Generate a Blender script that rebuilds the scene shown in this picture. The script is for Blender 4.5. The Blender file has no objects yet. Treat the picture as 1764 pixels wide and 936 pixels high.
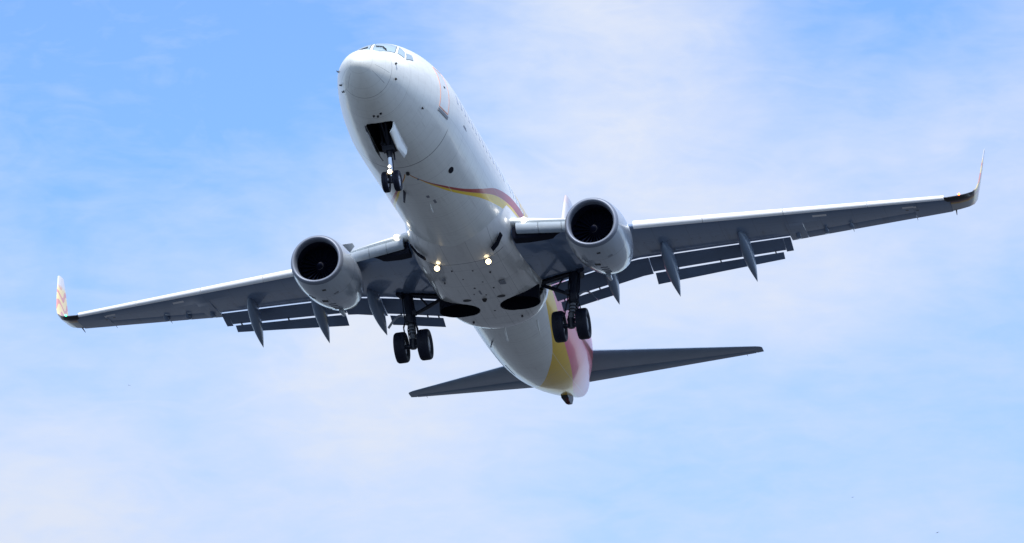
import bpy, bmesh, math, random
from mathutils import Vector, Matrix
random.seed(7)
SC = bpy.context.scene
COL = SC.collection
R = math.radians

# ------------------------------------------------------------------ camera, sky, sun, exposure
# The airliner is modelled in its own frame (x aft, y starboard, z up, metres) and then pitched and banked.
cam_local_pos = Vector((-123.636311, -27.361754, -55.850224))
cam_local_rot = Matrix(((0.20528929, -0.97657027, -0.06454457), (-0.33320059, -0.1317492, 0.93360565), (-0.92023522, -0.17015482, -0.35244075))).transposed()
M_AIR = Matrix.Rotation(R(2.2), 4, 'Y') @ Matrix.Rotation(R(-2.0), 4, 'X')
_off = M_AIR @ cam_local_pos
M_AIR = Matrix.Translation(Vector((-_off.x, -_off.y, 1.7 - _off.z))) @ M_AIR

cam_data = bpy.data.cameras.new('camera')
cam = bpy.data.objects.new('camera', cam_data)
COL.objects.link(cam)
cam.matrix_world = M_AIR @ (Matrix.Translation(cam_local_pos) @ cam_local_rot.to_4x4())
cam_data.sensor_width = 36.0
cam_data.lens = 7456.288 / 1764 * 36
cam_data.clip_start = 0.5
cam_data.clip_end = 60000
SC.camera = cam

SUN_EL, SUN_AZ = 53.0, 194.0          # degrees; azimuth measured from world +X towards +Y
sun_dir = Vector((math.cos(R(SUN_EL)) * math.cos(R(SUN_AZ)), math.cos(R(SUN_EL)) * math.sin(R(SUN_AZ)), math.sin(R(SUN_EL))))
sd = bpy.data.lights.new('sun', 'SUN')
sd.energy = 2.6
sd.angle = R(4)
sd.color = (1.0, 0.96, 0.9)
sun = bpy.data.objects.new('sun', sd)
COL.objects.link(sun)
sun.rotation_euler = sun_dir.to_track_quat('Z', 'Y').to_euler()
sun.location = (0, 0, 200)

SC.view_settings.view_transform = 'Standard'
SC.view_settings.look = 'None'
SC.view_settings.exposure = 1.0
SC.view_settings.gamma = 1.0
SC.render.engine = 'CYCLES'
SC.cycles.max_bounces = 8
SC.cycles.use_denoising = True

SKY_STRENGTH = 0.11
world = bpy.data.worlds.new('World')
SC.world = world
world.use_nodes = True


class V:
    """a value in a node tree, with arithmetic"""
    def __init__(s, g, k): s.g, s.k = g, k
    def __add__(s, o): return s.g.op('ADD', s, o)
    def __radd__(s, o): return s.g.op('ADD', s, o)
    def __sub__(s, o): return s.g.op('SUBTRACT', s, o)
    def __rsub__(s, o): return s.g.op('SUBTRACT', o, s)
    def __mul__(s, o): return s.g.op('MULTIPLY', s, o)
    def __rmul__(s, o): return s.g.op('MULTIPLY', s, o)
    def __truediv__(s, o): return s.g.op('DIVIDE', s, o)
    def abs(s): return s.g.op('ABSOLUTE', s)
    def clamp(s): return s.g.op('MINIMUM', s.g.op('MAXIMUM', s, 0.0), 1.0)
    def pos(s, soft): return (s * (1.0 / soft) + 0.5).clamp()      # 1 where s > 0


class G:
    def __init__(s, nt): s.nt = nt
    def put(s, sock, v):
        if isinstance(v, V): s.nt.links.new(v.k, sock)
        elif v is not None:
            if isinstance(v, (tuple, list)) and len(v) == 3 and sock.type == 'RGBA': v = (*v, 1)
            sock.default_value = v
    def op(s, o, *a):
        n = s.nt.nodes.new('ShaderNodeMath'); n.operation = o
        for i, v in enumerate(a): s.put(n.inputs[i], v)
        return V(s, n.outputs[0])
    def node(s, t, out=0, props=None, **ins):
        n = s.nt.nodes.new(t)
        for k, v in (props or {}).items(): setattr(n, k, v)
        for k, v in ins.items(): s.put(n.inputs[k.replace('_', ' ')], v)
        return V(s, n.outputs[out])
    def mix(s, f, a, b):
        n = s.nt.nodes.new('ShaderNodeMix'); n.data_type = 'RGBA'
        s.put(n.inputs[0], f); s.put(n.inputs[6], a); s.put(n.inputs[7], b)
        return V(s, n.outputs[2])
    def xyz(s, v):
        n = s.nt.nodes.new('ShaderNodeSeparateXYZ'); s.put(n.inputs[0], v)
        return [V(s, o) for o in n.outputs]
    def vec(s, x, y, z):
        n = s.nt.nodes.new('ShaderNodeCombineXYZ')
        for i, v in enumerate((x, y, z)): s.put(n.inputs[i], v)
        return V(s, n.outputs[0])
    def coord(s, which='Object'):
        n = s.nt.nodes.new('ShaderNodeTexCoord'); return V(s, n.outputs[which])
    def attr(s, name):
        n = s.nt.nodes.new('ShaderNodeAttribute'); n.attribute_name = name; return V(s, n.outputs['Fac'])
    def noise(s, vec, scale, detail=3, rough=.5):
        return s.node('ShaderNodeTexNoise', 0, None, Vector=vec, Scale=scale, Detail=detail, Roughness=rough)
    def line(s, v, at, half):                                       # 1 on a thin line v == at
        return 1.0 - ((v - at).abs() - half).pos(half * .6)


# ---- sky: Nishita blue with a broken veil of thin high cloud laid out by direction
g = G(world.node_tree)
bg = world.node_tree.nodes['Background']
sky = world.node_tree.nodes.new('ShaderNodeTexSky')
sky.sky_type = 'NISHITA'
sky.sun_disc = False
sky.sun_elevation = R(SUN_EL)
sky.sun_rotation = R(90 - SUN_AZ)
sky.altitude = 50
sky.air_density = 1.0
sky.dust_density = 0.6
sky.ozone_density = 2.5
d = g.coord('Generated')
RW = (M_AIR.to_3x3() @ cam_local_rot)
ax_r, ax_u = RW.col[0], RW.col[1]                                   # two fixed world directions across this part of the sky
def dot(a): return g.node('ShaderNodeVectorMath', 1, {'operation': 'DOT_PRODUCT'}, **{}) 
def dotv(v, a):
    n = world.node_tree.nodes.new('ShaderNodeVectorMath'); n.operation = 'DOT_PRODUCT'
    g.put(n.inputs[0], v); n.inputs[1].default_value = a
    return V(g, n.outputs['Value'])
px = dotv(d, ax_r) * 7456.288 + 882.0
py = 468.0 - dotv(d, ax_u) * 7456.288
flat = g.vec(px * .001, py * .001, 0.0)
def rotstretch(v, deg, sx, sy):
    n = world.node_tree.nodes.new('ShaderNodeMapping')
    g.put(n.inputs['Vector'], v); n.inputs['Rotation'].default_value = (0, 0, R(deg)); n.inputs['Scale'].default_value = (sx, sy, 1)
    return V(g, n.outputs[0])
wn = world.node_tree.nodes.new('ShaderNodeTexNoise')
g.put(wn.inputs['Vector'], flat); wn.inputs['Scale'].default_value = 2.6; wn.inputs['Detail'].default_value = 4
wx, wy, wz = g.xyz(V(g, wn.outputs['Color']))
ux = px + (wx - .5) * 330.0
uy = py + (wy - .5) * 260.0
SG = 210.0
def gauss(v, c):
    q = (v - float(c)) * (1 / SG)
    return g.op('EXPONENT', q * q * -0.5)
gxs = [gauss(ux, c) for c in (0, 252, 504, 756, 1008, 1260, 1512, 1764)]
gys = [gauss(uy, c) for c in (0, 234, 468, 702, 936)]
WT = [[-0.229, -0.006, -0.208, -0.193, 0.563, 0.007, -0.446, -0.082],
      [-0.119, -0.051, -0.225, -0.063, -0.149, -0.253, 0.191, 0.333],
      [-0.017, -0.092, 0.172, 0.107, 0.245, 0.588, 0.01, -0.322],
      [-0.003, -0.198, 0.238, 0.175, -0.235, -0.457, -0.076, 0.141],
      [0.377, 0.135, -0.091, 0.031, 0.061, 0.153, 0.152, -0.238]]
cover = None
for j, row in enumerate(WT):
    acc = None
    for i, w in enumerate(row):
        t = gxs[i] * w
        acc = t if acc is None else acc + t
    acc = acc * gys[j]
    cover = acc if cover is None else cover + acc
cover = cover * 1.25 + 0.445
def streaks(deg, sx, sy, scale, detail, rough, dist):
    n = world.node_tree.nodes.new('ShaderNodeTexNoise')
    g.put(n.inputs['Vector'], rotstretch(flat, deg, sx, sy))
    n.inputs['Scale'].default_value = scale; n.inputs['Detail'].default_value = detail
    n.inputs['Roughness'].default_value = rough; n.inputs['Distortion'].default_value = dist
    return V(g, n.outputs[0])
s1 = streaks(14, 1.0, 2.2, 3.2, 7, .56, .5)
s2 = streaks(24, 1.2, 3.4, 7.5, 6, .6, .3)
s3 = streaks(-30, 1.0, 1.5, 5.0, 6, .55, .8)
wisp = 1.0 - (streaks(17, 1.0, 3.0, 4.2, 5, .55, 1.2) - .5).abs() * 7.0      # thin fibres along the wind
wisp2 = 1.0 - (streaks(-38, 1.0, 2.4, 5.5, 5, .55, 1.0) - .5).abs() * 8.0
patchy = ((g.noise(flat, 2.1, 3) - .42) * 4.0).clamp()
cloud = (cover + (s1 - .5) * .55 + (s2 - .5) * .28 + (s3 - .5) * .25 + wisp.clamp() * patchy * .09 + wisp2.clamp() * (1.0 - patchy) * .07).clamp()
sky_blue = g.mix(1.0, V(g, sky.outputs[0]), V(g, sky.outputs[0]))
hsv = world.node_tree.nodes.new('ShaderNodeMix'); hsv.data_type = 'RGBA'; hsv.blend_type = 'MULTIPLY'; hsv.inputs[0].default_value = 1
world.node_tree.links.new(sky.outputs[0], hsv.inputs[6])
hsv.inputs[7].default_value = (.79, .96, 1.15, 1)
SKY_TINT = hsv.inputs[7]
CLOUD = (3.75, 4.0, 4.42)
tint = g.mix((g.noise(flat, 1.3, 2) - .35) * 1.2 + ((px - 800.0) * .0007).clamp() * .8, CLOUD, (3.25, 3.5, 4.3))
low = ((py - 250.0) * .0013).clamp()                                # haze greys the blue towards the horizon
blue = g.mix(low * .38, V(g, hsv.outputs[2]), (1.72, 2.38, 3.65))
tint = g.mix(low * .6, tint, (2.95, 3.3, 4.15))
world.node_tree.links.new(g.mix(cloud, blue, tint).k, bg.inputs['Color'])
bg.inputs['Strength'].default_value = SKY_STRENGTH


# ------------------------------------------------------------------ materials
def material(name):
    m = bpy.data.materials.new(name); m.use_nodes = True
    return m, G(m.node_tree), m.node_tree.nodes['Principled BSDF']

def plain(name, col, rough=.5, metal=0, coat=0, spec=.5, emit=None, estr=0, grain=.12, gscale=3.0):
    m, g, b = material(name)
    n = g.noise(g.coord(), gscale, 5, .6)
    f = (n - .5) * (2 * grain) + 1.0
    mul = g.node('ShaderNodeVectorMath', 0, {'operation': 'SCALE'})
    nn = mul.k.node; nn.inputs[0].default_value = col; g.put(nn.inputs['Scale'], f)
    g.put(b.inputs['Base Color'], mul)
    g.put(b.inputs['Roughness'], (n - .5) * .12 + rough)
    b.inputs['Metallic'].default_value = metal
    b.inputs['Coat Weight'].default_value = coat
    b.inputs['Coat Roughness'].default_value = .04
    b.inputs['Specular IOR Level'].default_value = spec
    if emit:
        b.inputs['Emission Color'].default_value = (*emit, 1)
        b.inputs['Emission Strength'].default_value = estr
    return m

WHITE = (.83, .86, .84)
YEL = (.95, .64, .01)
RED = (.42, .028, .02)

def gloss_paint(name, build, rough=.28, coat=1.0, bumpy=True):
    """glossy painted skin: build(g) returns the colour"""
    m, g, b = material(name)
    col = build(g)
    g.put(b.inputs['Base Color'], col)
    co = g.coord()
    b.inputs['Roughness'].default_value = rough
    b.inputs['Coat Weight'].default_value = coat
    b.inputs['Specular IOR Level'].default_value = .3
    n = g.noise(co, .9, 4, .6)
    g.put(b.inputs['Coat Roughness'], (n * .1).clamp() + .015)
    if not bumpy: return m
    bump = m.node_tree.nodes.new('ShaderNodeBump')                  # faint oil-canning of thin skin panels
    bump.inputs['Strength'].default_value = .05; bump.inputs['Distance'].default_value = .03
    g.put(bump.inputs['Height'], g.noise(co, 1.6, 2, .5))
    m.node_tree.links.new(bump.outputs[0], b.inputs['Normal'])
    m.node_tree.links.new(bump.outputs[0], b.inputs['Coat Normal'])
    return m

def dirt(g, base, amount=.3):
    co = g.coord(); x, y, z = g.xyz(co)
    streak = g.noise(g.vec(x * .25, y * 5.0, z * 5.0), 1.0, 5, .6)
    spots = g.noise(co, 2.2, 6, .65)
    f = ((streak - .48) * 2.0).clamp() * .55 + ((spots - .55) * 3.0).clamp() * .5
    blot = ((g.noise(g.vec(x * .7, y * 1.6, z * 1.6), 1.0, 4, .55) - .55) * 4.0).clamp()
    trail = ((g.noise(g.vec(x * .5, y * 9.0, z * 9.0), 1.0, 3, .5) - .60) * 7.0).clamp() * ((g.noise(co, .6, 2) - .45) * 5.0).clamp()
    f = f + blot * .35 + trail * .9
    return g.mix((f * amount).clamp(), base, (.27, .26, .25))

def fuselage_col(g):
    x, y, z = g.xyz(g.coord())
    a, b, c = g.attr('band_low'), g.attr('band_mid'), g.attr('band_top')
    bt = g.attr('belly_angle')
    col = dirt(g, WHITE, .36)
    inb = (x - 6.4).pos(.02)
    col = g.mix(a.pos(.5) * (1.0 - b.pos(.5)) * inb, col, YEL)
    col = g.mix(b.pos(.5) * (1.0 - c.pos(.5)) * inb, col, RED)
    t1, t2, t3 = g.attr('tail_yellow'), g.attr('tail_pink'), g.attr('tail_red')
    col = g.mix(t1.pos(.05), col, (.88, .56, .008))
    edge = (1.0 - (t2 + .1).abs().pos(.12) * 1.0)
    col = g.mix(t2.pos(.05), col, (.92, .15, .26))
    col = g.mix(t3.pos(.05), col, (.45, .015, .025))
    # skin joints
    ab = bt.abs()
    ring = g.line(x, 5.8, .016) * (1.0 - (ab - 62.0).pos(3.0))
    radome = g.line(x + z * .1, 1.0, .009)
    for at in (2.2, 7.4, 9.1, 10.6, 12.2, 23.9, 25.4, 27.0, 28.6, 30.1, 31.6, 33.2): radome = g.op('MAXIMUM', radome, g.line(x, at, .010) * .5)
    fr = (g.op('FRACT', x * 1.97) - .5).abs()                        # frame rivet rows show as a faint rhythm
    radome = g.op('MAXIMUM', radome, (.03 - fr).pos(.02) * .16)
    col = g.mix(ring * .9, col, (.03, .03, .04))
    col = g.mix(radome * .6, col, (.12, .13, .15))
    lap = g.line(ab, 30.0, .35) * (x - 1.3).pos(.1)
    col = g.mix(lap * .35, col, (.95, .95, .95))
    lap2 = g.op('MAXIMUM', g.line(ab, 72.0, .25), g.line(ab, 88.0, .2)) * (x - 5.5).pos(.1)
    col = g.mix(lap2 * .3, col, (.3, .32, .35))
    strip = g.op('MAXIMUM', g.line(ab, 46.0, .7), g.line(ab, 70.0, .6)) * (1.0 - (x - .98).pos(.03)) * (x - .35).pos(.02)
    col = g.mix(strip * .6, col, (.2, .22, .25))                    # radome lightning strips
    return col

def belly_col(g):
    x, y, z = g.xyz(g.coord())
    col = dirt(g, (.76, .77, .76), .6)
    ay = y.abs()
    ln = None
    for at in (15.6, 17.1, 18.6, 20.6, 21.3): 
        l = g.line(x, at, .008); ln = l if ln is None else g.op('MAXIMUM', ln, l)
    for at in (.45, 1.25): ln = g.op('MAXIMUM', ln, g.line(ay, at, .007))
    arc = g.line(x + ay * ay * .03, 14.95, .014) * (1.0 - (ay - 1.5).pos(.05))
    return g.mix(g.op('MAXIMUM', ln * .45, arc), col, (.07, .07, .09))

def wing_col(g):
    x, y, z = g.xyz(g.coord())
    ay = y.abs()
    s = x - ay * .44
    n = g.noise(g.vec(s * 2.0, ay * .35, 0.0), 1.0, 5, .6)
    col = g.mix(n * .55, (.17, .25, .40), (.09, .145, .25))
    ln = None
    for k in range(13):
        l = g.line(ay, 2.9 + k * 1.13, .014); ln = l if ln is None else g.op('MAXIMUM', ln, l)
    ln = g.op('MAXIMUM', ln * .5, g.line(s, 14.75, .012))
    ln = g.op('MAXIMUM', ln, g.line(s, 16.1 , .008))
    col = g.mix(ln * .4, col, (.04, .05, .07))
    q = x - ay * .523
    for at in (11.95, 15.05):                                       # pale inspection marks near the leading edge
        col = g.mix((.24 - (ay - at).abs()).pos(.01) * (.075 - (q - 14.80).abs()).pos(.01), col, (.75, .76, .78))
    pan = g.op('FRACT', ay * 1.25) - .5                              # a row of oval tank access panels along the span
    for cq, rx in ((15.75, .16), (16.75, .13)):
        e = g.op('SQRT', pan * pan * .64 + (q - cq - ay * .02) * (q - cq - ay * .02) * 2.2)
        col = g.mix(g.line(e, rx, .016) * .5 * (13.0 - ay).pos(.1), col, (.06, .07, .10))
    st = ((g.noise(g.vec(x * .5, ay * 5.0, 0.0), 1.0, 4, .6) - .52) * 4.0).clamp() * (q - 15.6).pos(1.5)
    col = g.mix(st * .5, col, (.055, .06, .075))
    for at, b in ((14.95, 15.08), (15.3, 15.10)):
        rr = g.op('SQRT', (ay - at) * (ay - at) + (q - b) * (q - b))
        col = g.mix((.065 - rr).pos(.01), col, (.02, .02, .03))
    return col

def slat_col(g):
    x, y, z = g.xyz(g.coord())
    n = g.noise(g.vec(x * 2, y * .6, z * 3), 1.5, 4)
    return g.mix(n * .4, (.80, .81, .83), (.66, .68, .72))

def winglet_col(g):
    x, y, z = g.xyz(g.coord())
    s = x - z * .52                                                 # along the chord, swept with the winglet
    v1 = g.op('SINE', (z - 1.2) * 10.5 + g.op('SINE', s * 7.0 + z * 2.1) * 2.1)
    arcs = (v1 - .35).pos(.3)
    inside = (1.0 - (z - 2.95).pos(.25)) * (z - 1.12).pos(.2)
    col = g.mix(inside, (.70, .70, .74), (.84, .68, .34))
    col = g.mix(inside * arcs, col, (.68, .30, .27))
    low = 1.0 - (z - 1.28 + (x - 23.9) * .25).pos(.12)
    t = x - 23.04 - (y.abs() - 16.6) * .78                          # dark lens, red and gold edging, then grey
    base = g.mix((t - .50).pos(.08), (.45, .27, .06), (.33, .34, .36))
    base = g.mix((t - .36).pos(.08), (.10, .015, .012), base)
    base = g.mix((t - .20).pos(.08), (.012, .014, .025), base)
    return g.mix(low, col, base)

def nacelle_col(g):
    x, y, z = g.xyz(g.coord())
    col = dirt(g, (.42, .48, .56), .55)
    ln = g.op('MAXIMUM', g.line(x, 1.28, .010), g.line(x, 2.45, .006))
    ln = g.op('MAXIMUM', ln, g.line(y, 0.0, .006) * (x - 1.28).pos(.02))
    return g.mix(ln * .7, col, (.05, .06, .08))

M = {}
M['fuselage'] = gloss_paint('white_fuselage_paint', fuselage_col, .3, .42)
M['belly'] = gloss_paint('belly_fairing_paint', belly_col, .3)
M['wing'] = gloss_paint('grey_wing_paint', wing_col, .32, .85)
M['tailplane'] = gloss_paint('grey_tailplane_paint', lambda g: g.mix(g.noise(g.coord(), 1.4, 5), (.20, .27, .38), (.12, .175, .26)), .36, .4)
M['krueger'] = gloss_paint('krueger_flap_metal', lambda g: g.mix(g.noise(g.coord(), 2.0, 4), (.36, .41, .46), (.25, .30, .35)), .34, .4)
M['slat'] = gloss_paint('pale_slat_metal', slat_col, .32, .5)
M['winglet'] = gloss_paint('winglet_paint', winglet_col, .3, .5, False)
M['nacelle'] = gloss_paint('grey_nacelle_paint', nacelle_col, .3, .9)
M['white'] = gloss_paint('white_paint', lambda g: dirt(g, WHITE, .2), .3)
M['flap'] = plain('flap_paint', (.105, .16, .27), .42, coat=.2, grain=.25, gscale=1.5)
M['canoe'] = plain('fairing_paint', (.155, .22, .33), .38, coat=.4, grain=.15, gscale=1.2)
M['lip'] = plain('inlet_lip_metal', (.19, .22, .285), .48, metal=.3, grain=.08)
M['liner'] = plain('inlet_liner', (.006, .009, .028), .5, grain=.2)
M['fan'] = plain('shaded_fan_metal', (.003, .005, .016), .7, spec=.08)  # blade colour taken near black to hold the shade of the intake
M['spinner'] = plain('shaded_spinner_paint', (.004, .006, .018), .7, spec=.08)  # darkened likewise, intake shade in the colour
M['mark'] = plain('white_mark', (.7, .7, .72), .5)
M['hot'] = plain('exhaust_metal', (.20, .18, .17), .4, metal=.9)
M['dark'] = plain('dark_bay_shade', (.004, .006, .016), .7, spec=.15)  # shade inside bays and openings, put into the base colour
M['tyre'] = plain('tyre_rubber', (.006, .009, .023), .62, spec=.3, grain=.3, gscale=12)
M['hub'] = plain('wheel_hub_paint', (.55, .57, .62), .4, metal=.2)
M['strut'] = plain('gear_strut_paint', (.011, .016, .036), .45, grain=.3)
M['chrome'] = plain('oleo_chrome', (.55, .57, .6), .2, metal=1)
M['black'] = plain('black_trim', (.010, .011, .015), .45)
M['grey'] = plain('mid_grey_metal', (.22, .24, .28), .45)
M['seal'] = plain('window_frame_grey', (.10, .13, .15), .45)
M['glass'] = plain('cockpit_glass', (.32, .44, .52), .06, coat=1, grain=.05)
M['cabin_glass'] = plain('cabin_window_glass', (.42, .46, .52), .15, coat=.5)
M['orange'] = plain('door_outline_paint', (.78, .38, .27), .45)
M['redpaint'] = plain('tail_skid_red', (.10, .012, .014), .5)
M['lamp'] = plain('lit_lamp_lens', (.9, .85, .7), .2, emit=(1.0, .80, .48), estr=3.5)
M['lamp_white'] = plain('lit_taxi_lens', (.9, .9, .9), .2, emit=(1.0, .95, .85), estr=2.2)
M['lamp_soft'] = plain('lit_root_lens', (.9, .85, .7), .2, emit=(1.0, .88, .62), estr=2.2)
M['hole'] = plain('drain_grey', (.05, .05, .06), .6)
M['nav_red'] = plain('port_navigation_lens', (.6, .05, .02), .2, emit=(1.0, .12, .02), estr=7)
M['nav_green'] = plain('starboard_navigation_lens', (.02, .5, .3), .2, emit=(.05, 1.0, .5), estr=4)
M['bird'] = plain('bird_feathers', (.05, .055, .07), .8)


# ------------------------------------------------------------------ mesh helpers
ROOT = bpy.data.objects.new('airliner', None)
COL.objects.link(ROOT)
ROOT.matrix_world = M_AIR
ROOT['label'] = 'white twin-engine airliner with red and yellow stripe, landing gear down, flying overhead'
ROOT['category'] = 'airliner'

def obj(name, me, mat, parent, label=None):
    o = bpy.data.objects.new(name, me)
    for m in (mat if isinstance(mat, (list, tuple)) else [mat]): me.materials.append(m)
    COL.objects.link(o)
    if parent is not None: o.parent = parent
    if label: o['label'] = label
    return o

def finish(me, angle=40):
    for p in me.polygons: p.use_smooth = True
    me.set_sharp_from_angle(angle=R(angle))
    return me

def from_bm(bm, name='m', angle=40, recalc=True):
    if recalc: bmesh.ops.recalc_face_normals(bm, faces=bm.faces)
    me = bpy.data.meshes.new(name); bm.to_mesh(me); bm.free()
    return finish(me, angle)

def loft(bm, rings, closed=True, cap0=True, cap1=True, mat=0):
    vs = [[bm.verts.new(p) for p in r] for r in rings]
    n = len(rings[0])
    for a, b in zip(vs, vs[1:]):
        for i in range(n if closed else n - 1):
            j = (i + 1) % n
            try:
                f = bm.faces.new((a[i], a[j], b[j], b[i])); f.material_index = mat
            except ValueError: pass
    if closed and cap0: bm.faces.new(vs[0]).material_index = mat
    if closed and cap1: bm.faces.new(vs[-1][::-1]).material_index = mat
    return vs

def box(bm, c, s, mtx=None, mat=0):
    r = bmesh.ops.create_cube(bm, size=1)
    for v in r['verts']:
        p = Vector((v.co.x * s[0], v.co.y * s[1], v.co.z * s[2]))
        if mtx is not None: p = mtx @ p
        v.co = p + Vector(c)
    for f in {f for v in r['verts'] for f in v.link_faces}: f.material_index = mat

def tube(bm, pts, rad, n=12, mat=0):
    """a round bar through pts; rad is one radius or one per point"""
    pts = [Vector(p) for p in pts]
    rad = rad if isinstance(rad, (list, tuple)) else [rad] * len(pts)
    rings = []
    ref = None
    for i, p in enumerate(pts):
        t = (pts[min(i + 1, len(pts) - 1)] - pts[max(i - 1, 0)]).normalized()
        if ref is None: ref = Vector((0, 0, 1)) if abs(t.z) < .9 else Vector((1, 0, 0))
        u = t.cross(ref).normalized(); w = t.cross(u)
        rings.append([p + (u * math.cos(2 * math.pi * k / n) + w * math.sin(2 * math.pi * k / n)) * rad[i] for k in range(n)])
    loft(bm, rings, mat=mat)

def revolve(bm, prof, axis, origin, n=40, mat=0, closed_prof=False):
    """turn (along, radius) pairs round an axis"""
    ax = Vector(axis).normalized(); o = Vector(origin)
    u = ax.orthogonal().normalized(); w = ax.cross(u)
    rings = [[o + ax * a + (u * math.cos(2 * math.pi * k / n) + w * math.sin(2 * math.pi * k / n)) * max(r, 1e-4) for k in range(n)] for a, r in prof]
    if closed_prof: rings.append(rings[0])
    vs = loft(bm, rings, cap0=not closed_prof, cap1=not closed_prof, mat=mat)
    if closed_prof: bmesh.ops.remove_doubles(bm, verts=bm.verts, dist=1e-5)
    return vs

def cut_hole(bm, poly, zmax):
    """cut an exact opening with outline poly (x, y) into the skin below zmax"""
    cx = sum(p[0] for p in poly) / len(poly); cy = sum(p[1] for p in poly) / len(poly)
    rr = max(math.hypot(p[0] - cx, p[1] - cy) for p in poly) + .6
    def region(): 
        return [f for f in bm.faces if f.calc_center_median().z < zmax and math.hypot(f.calc_center_median().x - cx, f.calc_center_median().y - cy) < rr]
    for a, b in zip(poly, poly[1:] + poly[:1]):
        nrm = Vector((b[1] - a[1], -(b[0] - a[0]), 0))
        if nrm.length < 1e-6: continue
        fs = region()
        gm = list({v for f in fs for v in f.verts}) + list({e for f in fs for e in f.edges}) + fs
        bmesh.ops.bisect_plane(bm, geom=gm, plane_co=(a[0], a[1], 0), plane_no=nrm.normalized(), dist=1e-4)
    area = sum(a[0] * b[1] - b[0] * a[1] for a, b in zip(poly, poly[1:] + poly[:1]))
    sgn = 1 if area > 0 else -1
    def inside(c):
        return all(sgn * ((b[0] - a[0]) * (c.y - a[1]) - (b[1] - a[1]) * (c.x - a[0])) > 0 for a, b in zip(poly, poly[1:] + poly[:1]))
    bmesh.ops.delete(bm, geom=[f for f in region() if inside(f.calc_center_median())], context='FACES')

def naca(t, n=14):
    xs = [(1 - math.cos(math.pi * i / n)) / 2 for i in range(n + 1)]
    return xs, [5 * t * (.2969 * math.sqrt(x) - .126 * x - .3516 * x * x + .2843 * x ** 3 - .1036 * x ** 4) for x in xs]

def airfoil(le, te_x, t, up=1.1, lo=.8, te_t=.02, inc=0.0, n=14, axis='z'):
    """closed section: le = (x, y, z); thickness along z (or y for a fin)"""
    c = te_x - le[0]
    xs, ys = naca(t, n)
    pts = []
    for x, yv in list(zip(xs, ys))[::-1]: pts.append((x * c, yv * c * up + te_t * x / 2))
    for x, yv in list(zip(xs, ys))[1:]: pts.append((x * c, -yv * c * lo - te_t * x / 2))
    out = []
    for a, h in pts:
        h -= a * math.tan(inc)
        out.append((le[0] + a, le[1], le[2] + h) if axis == 'z' else (le[0] + a, le[1] + h, le[2]))
    return out


# ------------------------------------------------------------------ fuselage lines (metres)
def pchip(pts):
    X=[p[0] for p in pts];Y=[p[1] for p in pts];n=len(X)
    h=[X[i+1]-X[i] for i in range(n-1)];d=[(Y[i+1]-Y[i])/h[i] for i in range(n-1)]
    m=[0]*n;m[0]=d[0];m[-1]=d[-1]
    for i in range(1,n-1):
        if d[i-1]*d[i]>0:
            a=2*h[i]+h[i-1];b=h[i]+2*h[i-1];m[i]=(a+b)/(a/d[i-1]+b/d[i])
    def f(x):
        if x<=X[0]:return Y[0]
        if x>=X[-1]:return Y[-1]
        i=0
        while X[i+1]<x:i+=1
        t=(x-X[i])/h[i]
        return (Y[i]*(1+2*t)*(1-t)**2+m[i]*h[i]*t*(1-t)**2+Y[i+1]*t*t*(3-2*t)+m[i+1]*h[i]*t*t*(t-1))
    return f
# nose profiles use sqrt(x) near the tip for a round nose
def nosed(pts):
    g=pchip([(math.sqrt(a),b) for a,b in pts])
    return lambda x:g(math.sqrt(max(x,0)))
FZT=nosed([(0,-.62),(.1,-.36),(.3,-.2),(.6,-.04),(1.0,.1),(1.5,.25),(1.75,.34),(2.5,.93),(2.9,1.12),(3.5,1.32),(4.5,1.58),(6,1.81),(7.5,1.88),(28,1.88),(31,1.83),(34,1.62),(36.5,1.32),(37.4,1.17),(37.8,1.03),(38,.84)])
FZB=nosed([(0,-.62),(.1,-.86),(.3,-1.04),(.6,-1.24),(1.0,-1.44),(1.5,-1.62),(2,-1.75),(3,-1.93),(4,-2.04),(5,-2.1),(6.5,-2.13),(24.5,-2.13),(26,-2.11),(28,-2.02),(30,-1.8),(32,-1.42),(34,-.92),(36,-.33),(37.4,.12),(37.8,.29),(38,.56)])
FW=nosed([(0,0),(.1,.26),(.3,.45),(.6,.65),(1.2,.92),(2,1.16),(3,1.40),(4,1.59),(5,1.735),(6.5,1.86),(8,1.88),(26,1.88),(28,1.86),(30,1.77),(32,1.54),(34,1.17),(36,.7),(37.4,.40),(37.8,.27),(38,.06)])
FZC=nosed([(0,-.62),(1.2,-.45),(2,-.32),(3,-.18),(4,-.08),(5,-.02),(6.5,0),(26,0),(28,.03),(30,.12),(32,.31),(34,.53),(36,.66),(38,.76)])
def surf(x,phi):
    """point on the fuselage skin, phi in degrees from the crown, positive to starboard"""
    a=math.radians(phi);c=math.cos(a);zc=FZC(x)
    return (x,FW(x)*math.sin(a),zc+((FZT(x)-zc) if c>0 else (zc-FZB(x)))*c)


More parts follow.
